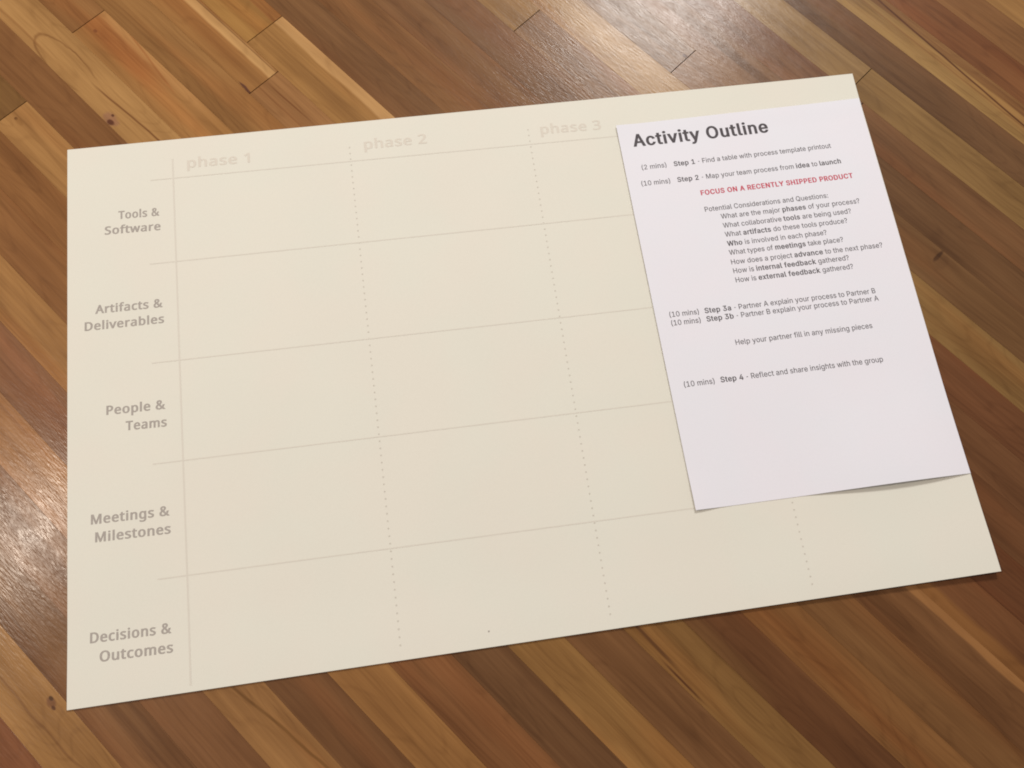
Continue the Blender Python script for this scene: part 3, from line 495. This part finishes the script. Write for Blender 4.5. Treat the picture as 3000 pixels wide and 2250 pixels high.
HUMAN = {
    ' ': (174, ''),
    '&': (491, '187,-7 154,-5 125,2 99,13 77,28 59,46 46,69 38,95 36,125 37,149 43,172 51,191 63,208 79,223 96,238 116,252 139,266 99,318 89,337 83,359 81,382 83,406 89,426 99,444 114,459 132,471 153,480 177,485 204,487 230,485 252,480 272,472 289,460 303,445 313,427 318,407 320,383 317,357 308,333 293,312 279,297 262,283 244,270 224,258 354,133 382,181 401,240 461,240 434,160 422,136 408,115 392,95 490,0 410,0 352,56 336,43 319,31 300,20 281,11 261,3 238,-2 214,-6;188,293 245,336 254,350 260,366 262,383 260,399 255,412 246,423 234,432 219,437 202,439 185,437 169,432 156,424 146,413 140,399 138,383 140,367 144,352 151,338;189,46 216,47 241,52 263,60 314,93 175,229 118,185 106,169 100,150 97,127 100,104 108,84 122,68 141,56 163,48'),
    '1': (384, '181,0 181,335 181,381 183,418 164,400 142,381 91,339 60,379 189,480 238,480 238,0'),
    '2': (384, '32,0 32,49 158,176 219,240 257,296 264,315 268,334 269,355 267,380 259,400 246,415 229,427 208,434 185,436 162,435 142,430 123,424 69,390 38,430 102,470 121,477 141,482 162,485 185,486 217,484 245,478 270,467 291,452 308,434 320,412 327,387 330,359 328,334 323,311 314,288 271,224 207,155 107,56 107,54 349,54 349,0'),
    '3': (384, '162,-7 92,-1 30,19 30,75 95,51 163,43 193,45 218,49 239,57 256,68 271,87 281,110 284,138 280,165 268,186 249,202 229,211 206,217 180,221 150,222 103,222 103,273 150,273 178,274 202,279 223,287 240,298 257,316 267,338 271,363 268,385 260,403 247,417 230,428 208,434 183,437 159,435 136,431 117,425 62,396 33,437 96,471 116,478 137,483 159,485 183,486 218,484 248,478 274,467 294,453 311,435 322,415 329,392 331,367 329,344 324,324 316,306 304,290 290,277 273,267 253,258 232,253 232,250 259,245 282,237 302,227 318,214 330,198 339,179 344,159 346,136 344,110 337,85 326,62 311,42 291,25 266,11 245,3 220,-2 192,-6'),
    'A': (429, '0,0 187,482 242,482 428,0 366,0 308,148 118,148 61,0;138,202 290,202 236,347 230,367 221,396 214,419 203,378 193,347'),
    'D': (490, '65,0 65,480 213,480 248,478 281,473 311,464 338,453 363,438 385,419 404,398 420,374 433,346 442,315 447,282 449,244 445,187 433,138 412,96 383,61 347,35 304,15 255,4 199,0;126,52 191,52 276,64 337,99 373,159 385,242 383,287 374,326 359,358 338,383 312,403 281,417 245,425 204,428 126,428'),
    'M': (609, '65,0 65,480 154,480 302,87 305,87 455,480 544,480 544,0 484,0 484,295 486,364 489,420 486,420 326,0 277,0 119,420 116,420 120,364 121,291 121,0'),
    'O': (524, '263,-7 227,-5 194,1 165,11 139,24 116,41 96,61 79,84 65,111 55,140 47,171 42,205 41,241 42,277 47,310 55,341 65,370 79,396 96,419 116,439 139,456 165,470 195,479 227,485 263,487 298,485 329,479 358,470 384,456 407,440 427,420 444,397 458,370 469,341 477,310 482,277 484,240 482,204 477,171 469,139 458,110 444,84 427,61 407,41 384,24 358,11 329,1 297,-5;263,46 301,49 333,59 361,75 382,98 399,126 410,159 417,198 420,240 417,283 410,321 399,354 382,382 361,405 334,421 301,431 263,434 225,431 193,421 165,405 143,382 126,354 114,321 107,283 105,240 107,198 114,159 126,126 143,98 165,75 192,59 225,49'),
    'P': (406, '65,0 65,480 192,480 236,477 273,470 304,459 329,443 348,422 361,398 369,370 372,338 370,313 364,288 354,264 344,248 330,233 314,220 294,208 272,199 245,192 215,188 181,187 126,187 126,0;126,238 174,238 206,240 234,244 257,251 276,261 291,274 301,290 308,311 310,336 306,364 296,387 280,405 263,415 242,422 216,426 187,428 126,428'),
    'S': (369, '166,-7 91,-1 34,16 34,74 94,54 169,46 194,47 216,51 234,57 249,66 265,82 274,101 277,123 267,163 232,192 164,222 135,233 110,246 89,261 72,276 58,294 48,314 42,338 40,364 42,388 49,410 60,429 74,446 92,460 114,471 132,478 151,483 172,485 193,486 266,479 326,459 307,408 253,426 192,433 165,431 142,425 124,414 112,400 104,383 101,363 111,323 144,294 206,267 278,233 296,221 310,207 322,191 330,173 335,152 337,128 334,98 326,72 311,48 291,29 266,13 236,2 203,-4'),
    'T': (373, '156,0 156,426 7,426 7,480 366,480 366,426 217,426 217,0'),
    'a': (377, '144,-7 121,-5 100,0 80,8 63,19 49,34 39,52 33,74 31,100 34,125 41,148 55,167 73,183 97,196 127,206 162,212 203,215 265,217 265,238 262,265 256,286 245,301 230,311 212,316 190,318 136,310 89,291 71,335 126,357 193,366 224,364 251,359 273,350 291,337 305,321 314,300 320,275 322,245 322,0 279,0 268,51 265,51 249,33 233,19 216,7 196,0 173,-5;158,41 187,44 212,52 234,66 247,80 256,98 262,119 264,144 264,176 211,174 180,172 154,167 133,161 118,152 103,138 95,121 92,99 94,81 100,66 110,55 124,47 140,43'),
    'b': (413, '228,-7 201,-5 178,0 158,9 142,20 128,32 116,46 111,46 99,0 57,0 57,510 116,510 116,386 115,344 113,312 116,312 128,327 142,339 158,351 178,359 201,364 228,366 260,363 288,354 313,340 335,319 353,293 366,261 374,223 376,180 374,137 366,99 353,67 335,40 313,20 288,5 259,-4;219,42 242,45 261,51 278,62 291,78 302,98 309,121 313,149 315,181 309,240 291,283 260,308 218,317 191,315 169,309 152,298 138,284 129,265 122,242 118,214 116,182 116,179 118,148 122,121 128,97 138,78 151,62 169,51 192,45'),
    'c': (322, '201,-7 178,-5 156,-2 136,4 117,13 99,24 83,38 70,54 58,73 49,95 42,120 38,147 37,178 38,210 42,238 49,264 59,286 71,306 85,322 101,336 119,347 139,356 160,362 182,365 206,367 259,361 300,347 282,298 244,310 204,315 158,306 125,281 105,238 98,179 100,148 105,121 113,98 124,79 138,64 156,53 177,46 201,44 253,50 294,65 294,13 254,-2'),
    'e': (379, '210,-7 185,-5 162,-2 140,5 120,14 101,26 85,40 71,57 59,76 49,98 42,122 38,149 37,177 38,206 42,232 48,257 57,279 68,299 81,316 96,331 112,344 131,354 151,361 173,365 196,367 218,365 239,362 258,355 276,347 296,331 313,312 327,290 335,271 340,250 343,228 345,204 345,169 98,169 101,140 107,115 116,93 129,76 146,62 165,52 188,46 213,44 274,50 328,69 328,17 274,-1;99,216 283,216 280,244 273,269 262,290 245,306 223,315 195,318 169,315 147,306 129,291 118,276 109,259 103,238'),
    'f': (231, '73,0 73,314 10,314 10,342 73,362 73,383 75,415 81,443 91,465 104,483 121,497 141,506 164,512 190,514 229,510 260,502 244,455 220,462 191,465 173,463 158,457 147,446 139,430 134,409 132,383 132,360 223,360 223,314 132,314 132,0'),
    'g': (413, '195,-161 157,-160 123,-155 92,-148 65,-138 65,-84 93,-96 125,-105 160,-110 198,-112 227,-109 251,-100 271,-85 286,-65 295,-40 298,-11 298,3 298,27 300,48 297,48 276,24 251,7 221,-3 185,-7 152,-4 123,6 98,21 76,42 59,69 47,101 39,138 37,179 39,220 47,256 59,288 76,316 98,338 123,354 152,364 185,367 208,365 229,361 249,353 267,343 283,329 298,312 301,312 309,360 356,360 356,-6 353,-42 346,-74 334,-100 317,-122 294,-139 267,-151 233,-159;194,42 219,43 241,49 259,58 273,71 284,88 292,109 297,135 298,165 298,179 297,214 292,243 284,267 273,285 258,299 240,309 218,315 193,317 165,313 142,301 123,281 112,261 104,237 100,210 98,179 100,147 104,120 112,96 123,77 141,57 165,46'),
    'h': (415, '57,0 57,510 116,510 116,361 113,310 117,310 130,327 146,341 164,352 185,360 206,364 229,366 260,364 287,358 309,348 328,335 342,317 352,294 359,267 361,234 361,0 302,0 302,230 297,268 282,295 257,312 222,317 194,315 171,309 152,298 139,283 129,264 122,242 118,216 116,186 116,0'),
    'i': (173, '87,420 62,429 57,436 54,446 52,457 54,469 57,479 62,486 87,495 111,486 117,479 120,469 122,457 120,446 117,436 111,429;57,0 57,360 116,360 116,0'),
    'l': (173, '57,0 57,510 116,510 116,0'),
    'm': (628, '57,0 57,360 105,360 113,311 117,311 129,328 144,342 162,353 182,361 202,365 223,367 262,363 293,352 317,333 333,306 336,306 350,325 366,340 386,352 407,360 429,365 452,367 481,365 505,359 526,349 543,335 557,317 566,295 572,267 574,234 574,0 515,0 515,232 511,269 497,296 474,312 442,317 418,315 397,309 380,300 367,287 357,270 350,250 346,226 345,199 345,0 286,0 286,232 281,269 268,296 245,312 212,317 187,315 166,309 150,298 137,283 128,265 121,242 117,216 116,187 116,0'),
    'n': (415, '57,0 57,360 105,360 113,311 117,311 130,328 146,342 165,353 186,361 208,365 230,367 261,365 287,359 309,349 328,335 342,317 352,295 359,267 361,234 361,0 302,0 302,230 297,268 282,295 257,312 222,317 194,315 171,309 153,298 139,283 129,265 122,242 118,216 116,187 116,0'),
    'o': (406, '202,-7 179,-5 157,-1 136,6 117,15 100,27 84,42 70,59 58,79 49,101 42,125 38,152 37,181 40,223 48,260 62,292 82,318 106,339 135,355 168,364 204,367 228,365 250,361 271,354 290,345 308,333 324,318 337,301 349,282 358,260 365,236 369,209 370,181 367,139 359,101 345,69 325,42 300,21 271,6 239,-4;203,42 229,45 251,52 269,63 283,80 295,100 303,123 307,150 309,181 307,211 303,238 295,261 283,281 269,297 251,308 229,315 203,317 177,315 155,308 137,297 123,281 112,261 104,238 100,211 98,181 100,150 104,123 112,100 123,80 138,63 156,52 178,45'),
    'p': (413, '57,-161 57,360 105,360 113,311 116,311 128,326 142,339 158,351 178,360 201,365 228,367 260,364 288,355 314,341 335,320 353,294 366,262 374,224 376,181 374,137 366,100 353,68 335,41 313,20 288,5 260,-4 228,-7 202,-5 179,0 159,9 116,46 112,46 115,17 116,-13 116,-161;219,42 240,44 258,50 273,60 286,74 296,90 305,110 315,181 313,211 309,237 302,260 291,280 278,296 261,308 241,315 218,317 192,315 171,309 153,300 140,286 130,269 123,247 118,222 116,192 116,181 118,149 122,122 128,98 138,78 151,63 169,51 192,45'),
    'r': (277, '57,0 57,360 105,360 112,294 115,294 128,313 143,330 160,345 179,357 201,364 225,367 247,366 267,363 260,308 241,312 221,313 203,311 186,306 169,298 154,286 141,272 131,256 123,236 118,215 116,192 116,0'),
    's': (322, '148,-7 83,-1 35,16 35,70 87,50 149,41 176,43 198,47 214,55 225,66 232,79 234,94 227,118 200,140 146,164 86,191 48,223 40,237 36,253 34,271 38,299 51,323 72,342 92,353 115,360 140,365 169,367 231,360 284,343 264,296 216,312 165,318 143,317 124,313 110,307 99,298 93,287 91,275 99,249 129,229 183,206 242,180 279,147 286,133 290,118 291,99 289,75 282,53 270,35 253,20 231,8 207,0 179,-5'),
    't': (242, '167,-7 115,3 100,11 87,22 77,37 68,55 63,78 62,105 62,314 11,314 11,343 62,366 86,443 121,443 121,360 225,360 225,314 121,314 121,106 123,86 128,70 137,57 148,49 162,43 177,42 205,44 228,49 228,4 201,-4'),
    'u': (415, '184,-7 153,-5 127,1 104,11 86,25 72,42 61,65 55,92 53,124 53,360 113,360 113,128 118,91 133,64 158,48 193,42 220,44 243,51 262,61 276,76 286,95 293,117 297,143 299,173 299,360 358,360 358,0 310,0 301,48 298,48 285,31 269,17 250,6 229,-1 207,-5'),
    'v': (341, '136,0 0,360 63,360 140,148 151,115 162,80 169,52 171,52 179,81 190,116 201,148 278,360 341,360 204,0'),
    'w': (528, '106,1 7,361 69,361 118,169 132,110 142,61 144,61 151,89 159,125 169,158 232,361 297,361 359,158 373,108 383,62 385,62 395,108 410,169 460,361 520,361 420,1 351,1 289,203 274,258 265,299 262,299 253,258 238,203 173,1'),
}
# ------------------------------------------------------------------ paper sheets
CREAM, WHITE = (227, 225, 215), (233, 233, 243)
M_CREAM = paper("cream_plotter_paper", CREAM)
M_WHITE = paper("white_printer_paper", WHITE)
M_TONER = ink("dark_grey_toner", (62, 55, 60), WHITE, 0.12)
M_BODY = ink("grey_toner", (70, 64, 68), WHITE, 0.2)
M_RED = ink("red_toner", (196, 26, 66), WHITE, 0.2)
M_TAUPE = ink("taupe_print", (164, 157, 152), CREAM, 0.2)
M_FAINT = ink("faint_grey_print", (217, 210, 199), CREAM, 0.25)
M_LINE = ink("faint_rule_print", (217, 212, 202), CREAM, 0.25)

M_DOT = ink("faint_dot_print", (203, 198, 188), CREAM, 0.2)

SW, SH = 0.8636, 0.5588          # 34 x 22 in


def sheet_z(x, y):
    """how the plotter sheet lies: flat, its near right corner a little up"""
    z = 0.0003
    z += 0.0036 * smooth(0.42, 0.90, x) * smooth(-0.36, -0.57, y)
    z += 0.0012 * smooth(-0.49, -0.56, y)
    z += 0.00025 * (1 + math.sin(9.0 * x + 3.0 * y + 1.0) * math.sin(13.0 * y - 4.0 * x)) * smooth(0.0, 0.1, x)
    z += 0.0009 * smooth(-0.03, 0.0, y) * smooth(0.5, 0.9, x)
    z += 0.0008 * smooth(0.80, 0.87, x)
    return z


Q = [Vector(p) for p in ((0.5820, -0.0375), (0.8608, -0.0334), (0.8608, -0.4638), (0.5834, -0.4627))]   # handout corners TL TR BR BL


P4 = [Vector(p) for p in ((0.0, 0.0), (0.8619, -0.0011), (0.8607, -0.5592), (0.0010, -0.5587))]            # sheet corners


def quad(c4, u, v):
    p = (c4[0] * (1 - u) + c4[1] * u) * (1 - v) + (c4[3] * (1 - u) + c4[2] * u) * v
    return p.x, p.y


def handout_uv(x, y):
    return (x - 0.583) / 0.2797, (-0.0345 - y) / 0.4288


def handout_z(x, y):
    u, v = handout_uv(x, y)
    z = sheet_z(x, y) + 0.0004
    b = max(0.0, math.sin(math.pi * min(1.0, max(0.0, (u - 0.38) / 0.62)) ** 1.2))
    z += 0.0046 * b * smooth(0.70, 1.0, v)
    z += 0.0010 * smooth(0.14, 0.0, u) * smooth(0.9, 1.0, v)
    z += 0.0011 * smooth(0.10, 0.0, u)
    z += 0.0006 * smooth(0.06, 0.0, v)
    return z


def sheet_mesh(name, nx, ny, pos, zf, thick, mat, parent):
    top, bot, idx = [], [], {}
    for j in range(ny + 1):
        for i in range(nx + 1):
            x, y = pos(i / nx, j / ny)
            idx[i, j] = len(top)
            top.append((x, y, zf(x, y)))
            bot.append((x, y, zf(x, y) - thick))
    nv = len(top)
    faces = []
    for j in range(ny):
        for i in range(nx):
            a, b, c_, d = idx[i, j], idx[i + 1, j], idx[i + 1, j + 1], idx[i, j + 1]
            faces.append((d, c_, b, a))
            faces.append((a + nv, b + nv, c_ + nv, d + nv))
    # the cut edge has vertices of its own, so that it stays crisp
    rim = [idx[i, 0] for i in range(nx)] + [idx[nx, j] for j in range(ny)] + \
          [idx[i, ny] for i in range(nx, 0, -1)] + [idx[0, j] for j in range(ny, 0, -1)]
    verts = top + bot
    r0, rn = len(verts), len(rim)
    verts += [top[p] for p in rim] + [bot[p] for p in rim]
    for p in range(rn):
        q = (p + 1) % rn
        faces.append((r0 + p, r0 + q, r0 + rn + q, r0 + rn + p))
    ob = link_mesh(name, verts, faces, mat, parent)
    for f in ob.data.polygons:
        f.use_smooth = abs(f.normal.z) > 0.5
    return ob


def thing(name, label, cat, loc):
    o = bpy.data.objects.new(name, None)
    o.empty_display_size = 0.05
    COL.objects.link(o)
    o["label"] = label
    o["category"] = cat
    return o


poster = thing("template_sheet", "large cream paper sheet with a faint empty grid, lying on the floorboards", "paper sheet", (0, 0, 0))
sheet_mesh("paper", 56, 40, lambda u, v: quad(P4, u, v), sheet_z, 0.00022, M_CREAM, poster)

hand = thing("handout", "white printed outline page with a bold heading, on the right of the cream sheet", "printed page", (0, 0, 0))


sheet_mesh("page", 44, 64, lambda u, v: quad(Q, u, v), handout_z, 0.0001, M_WHITE, hand)

# ------------------------------------------------------------------ lettering
_cache = {}


def glyph(font, ch, bold):
    """triangulated outline of one letter (nonzero winding), bold = stroke gain"""
    key = (id(font), ch, bold)
    if key in _cache:
        return _cache[key]
    adv, txt = font[ch]
    cs = [[tuple(map(float, q.split(','))) for q in c_.split(' ')] for c_ in txt.split(';')] if txt else []
    if ch == '-':
        cs = [[(x * 0.62, y) for x, y in c_] for c_ in cs]
        adv *= 0.62
    if bold:
        out = []
        for c_ in cs:
            n_ = len(c_)
            r = []
            for i in range(n_):
                p0, p1, p2 = Vector(c_[i - 1]), Vector(c_[i]), Vector(c_[(i + 1) % n_])
                d1, d2 = (p1 - p0).normalized(), (p2 - p1).normalized()
                n1, n2 = Vector((-d1.y, d1.x)), Vector((-d2.y, d2.x))      # outers run clockwise: left is outside
                m = n1 + n2
                m = m / max(0.35, m.dot(m) / 2) if m.length > 1e-6 else n1
                w_ = m * bold
                r.append((p1.x + w_.x, p1.y + w_.y * 0.45))
            out.append(r)
        cs = out
        adv += bold * 1.7
    verts, faces = [], []
    for c_ in cs:
        faces.append(list(range(len(verts), len(verts) + len(c_))))
        verts += [Vector(p) for p in c_]
    tris = []
    pts = []
    if verts:
        pts, _, fs, _, _, _ = delaunay_2d_cdt(verts, [], faces, 0, 1e-4)
        for f in fs:
            cx = sum(pts[i].x for i in f) / len(f)
            cy = sum(pts[i].y for i in f) / len(f)
            wn = 0
            for c_ in cs:
                for (x0, y0), (x1, y1) in zip(c_, c_[1:] + c_[:1]):
                    if (y0 <= cy) != (y1 <= cy):
                        xx = x0 + (cy - y0) / (y1 - y0) * (x1 - x0)
                        if xx > cx:
                            wn += 1 if y1 > y0 else -1
            if wn:
                tris.append(tuple(f))
        pts = [(p.x, p.y) for p in pts]
    ext = [p[0] for c_ in cs for p in c_]
    _cache[key] = (adv, pts, tris, (min(ext), max(ext)) if ext else None)
    return _cache[key]


def text_line(runs, a, b, cap, cap_units, zf, lift=0.00012):
    """runs: (text, font, bold); a, b: where its first and last letters end, mm"""
    a, b = Vector(a) / 1000.0, Vector(b) / 1000.0
    pen, parts, lo, hi = 0.0, [], None, 0
    for txt, font, bold in runs:
        for ch in txt:
            adv, pts, tris, ext = glyph(font, ch, bold)
            if ext:
                if lo is None:
                    lo = pen + ext[0]
                hi = pen + ext[1]
                parts.append((pen, pts, tris))
            pen += adv
    d = b - a
    kx = d.length / (hi - lo)
    d = d.normalized()
    up = Vector((-d.y, d.x))
    ky = cap / 1000.0 / cap_units
    V, F = [], []
    for pen, pts, tris in parts:
        o_ = len(V)
        for x, y in pts:
            p = a + d * ((pen + x - lo) * kx) + up * (y * ky)
            V.append((p.x, p.y, zf(p.x, p.y) + lift))
        for t_ in tris:
            F.append(tuple(o_ + i for i in t_))
    return V, F


def block(name, lines, cap, cap_units, zf, mat, parent):
    V, F = [], []
    for runs, a, b in lines:
        v, f = text_line(runs, a, b, cap, cap_units, zf)
        o_ = len(V)
        V += v
        F += [tuple(o_ + i for i in q) for q in f]
    return link_mesh(name, V, F, mat, parent)


def r_(s):
    """'plain *bold* plain' -> runs in the grotesque"""
    return [(p, SANS, BOLD if i % 2 else 5) for i, p in enumerate(s.split('*')) if p]


BOLD = 24
CAPS, CAPH = 516.0, 510.0
HZ, PZ = handout_z, sheet_z

CB = 5.7
block("title", [([("Activity Outline", SANS, 29)], (596.8, -65.0), (749.7, -63.8))], 14.7, CAPS, HZ, M_TONER, hand)
block("step_text", [(r_("(2 mins)"), (600.8, -94.0), (628.2, -93.6)),
                    (r_("*Step 1* - Find a table with process template printout"), (636.5, -93.6), (814.3, -91.2))], CB, CAPS, HZ, M_BODY, hand)
block("step_text", [(r_("(10 mins)"), (596.8, -113.3), (628.5, -113.1)),
                    (r_("*Step 2* - Map your team process from *idea* to *launch*"), (636.6, -113.0), (820.5, -111.2))], CB, CAPS, HZ, M_BODY, hand)
block("red_heading", [([("FOCUS ON A RECENTLY SHIPPED PRODUCT", SANS, 32)], (658.6, -131.6), (829.2, -130.3))], CB, CAPS, HZ, M_RED, hand)
block("question_list", [
    (r_("Potential Considerations and Questions:"), (658.9, -151.4), (795.9, -150.7)),
    (r_("What are the major *phases* of your process?"), (674.5, -161.6), (828.6, -161.2)),
    (r_("What collaborative *tools* are being used?"), (674.4, -172.4), (816.3, -171.9)),
    (r_("What *artifacts* do these tools produce?"), (674.3, -182.9), (809.4, -182.5)),
    (r_("*Who* is involved in each phase?"), (674.3, -193.7), (783.6, -193.5)),
    (r_("What types of *meetings* take place?"), (674.2, -204.0), (799.3, -203.7)),
    (r_("How does a project *advance* to the next phase?"), (674.0, -214.9), (839.7, -215.2)),
    (r_("How is *internal feedback* gathered?"), (674.1, -225.1), (800.1, -225.1)),
    (r_("How is *external feedback* gathered?"), (674.3, -235.5), (802.1, -235.4))], CB, CAPS, HZ, M_BODY, hand)
block("step_text", [(r_("(10 mins)"), (597.6, -264.9), (628.6, -265.1)),
                    (r_("*Step 3a* - Partner A explain your process to Partner B"), (634.8, -265.1), (818.4, -265.2)),
                    (r_("(10 mins)"), (597.7, -274.3), (628.5, -274.4)),
                    (r_("*Step 3b* - Partner B explain your process to Partner A"), (634.9, -274.3), (819.6, -273.8))], CB, CAPS, HZ, M_BODY, hand)
block("help_text", [(r_("Help your partner fill in any missing pieces"), (659.3, -302.9), (805.0, -302.6))], CB, CAPS, HZ, M_BODY, hand)
block("step_text", [(r_("(10 mins)"), (597.6, -340.2), (629.1, -340.3)),
                    (r_("*Step 4* - Reflect and share insights with the group"), (635.5, -340.0), (806.5, -339.6))], CB, CAPS, HZ, M_BODY, hand)


def h_(s, w=25):
    return [(s, HUMAN, w)]


CL = 9.3
for two in ([("Tools &", (50.9, -87.3), (92.4, -88.0)), ("Software", (37.1, -103.4), (92.9, -104.6))],
            [("Artifacts &", (27.1, -189.4), (92.9, -190.2)), ("Deliverables", (16.9, -206.4), (93.6, -207.3))],
            [("People &", (36.8, -295.3), (92.5, -296.3)), ("Teams", (54.5, -313.0), (93.1, -314.0))],
            [("Meetings &", (21.8, -398.9), (93.3, -400.0)), ("Milestones", (25.5, -415.8), (93.6, -416.9))],
            [("Decisions &", (20.5, -505.0), (91.7, -506.1)), ("Outcomes", (28.8, -522.0), (92.5, -523.0))]):
    block("row_label", [(h_(s), a, b) for s, a, b in two], CL, CAPH, PZ, M_TAUPE, poster)
for s, a, b in (("phase 1", (122.2, -35.6), (187.3, -36.6)), ("phase 2", (308.0, -34.6), (375.1, -35.0)), ("phase 3", (499.0, -37.6), (565.7, -39.2))):
    block("phase_heading", [(h_(s, 20), a, b)], 12.0, CAPH, PZ, M_FAINT, poster)


def rule(name, a, b, w):
    a, b = Vector(a) / 1000, Vector(b) / 1000
    d = (b - a)
    n_ = max(2, int(d.length / 0.012))
    s = Vector((-d.y, d.x)).normalized() * (w / 2000)
    V = []
    for i in range(n_ + 1):
        p = a + d * (i / n_)
        for q in (p - s, p + s):
            V.append((q.x, q.y, PZ(q.x, q.y) + 0.00008 + (0.00003 if abs(d.x) > abs(d.y) else 0)))
    return link_mesh(name, V, [(2 * i, 2 * i + 2, 2 * i + 3, 2 * i + 1) for i in range(n_)], M_LINE, poster)


rule("grid_line", (107.5, -23.3), (106.9, -553.5), 1.6)
for a, b in (((84.1, -46.2), (842, -51.5)), ((81.1, -141.9), (842, -146.8)), ((80.5, -248.4), (842, -253.4)),
             ((78.8, -349.5), (842, -354.6)), ((80.5, -457.2), (842, -461.8))):
    rule("grid_line", a, b, 1.05)


def dots(name, spots, r, mat):
    V, F = [], []
    for x, y in spots:
        o_ = len(V)
        for i in range(8):
            a = i * math.pi / 4
            px, py = x / 1000 + r * math.cos(a), y / 1000 + r * math.sin(a)
            V.append((px, py, PZ(px, py) + 0.0001))
        F.append(tuple(range(o_, o_ + 8)))
    return link_mesh(name, V, F, mat, poster)


for x in (292.4, 485.6, 678.6):
    y0 = -31 if x < 600 else -52
    dots("dotted_line", [(x, y0 - 7.05 * i) for i in range(74 if x < 600 else 71)], 0.0009, M_DOT)
dots("ink_speck", [(373.0, -545.0)], 0.0009, M_TAUPE)
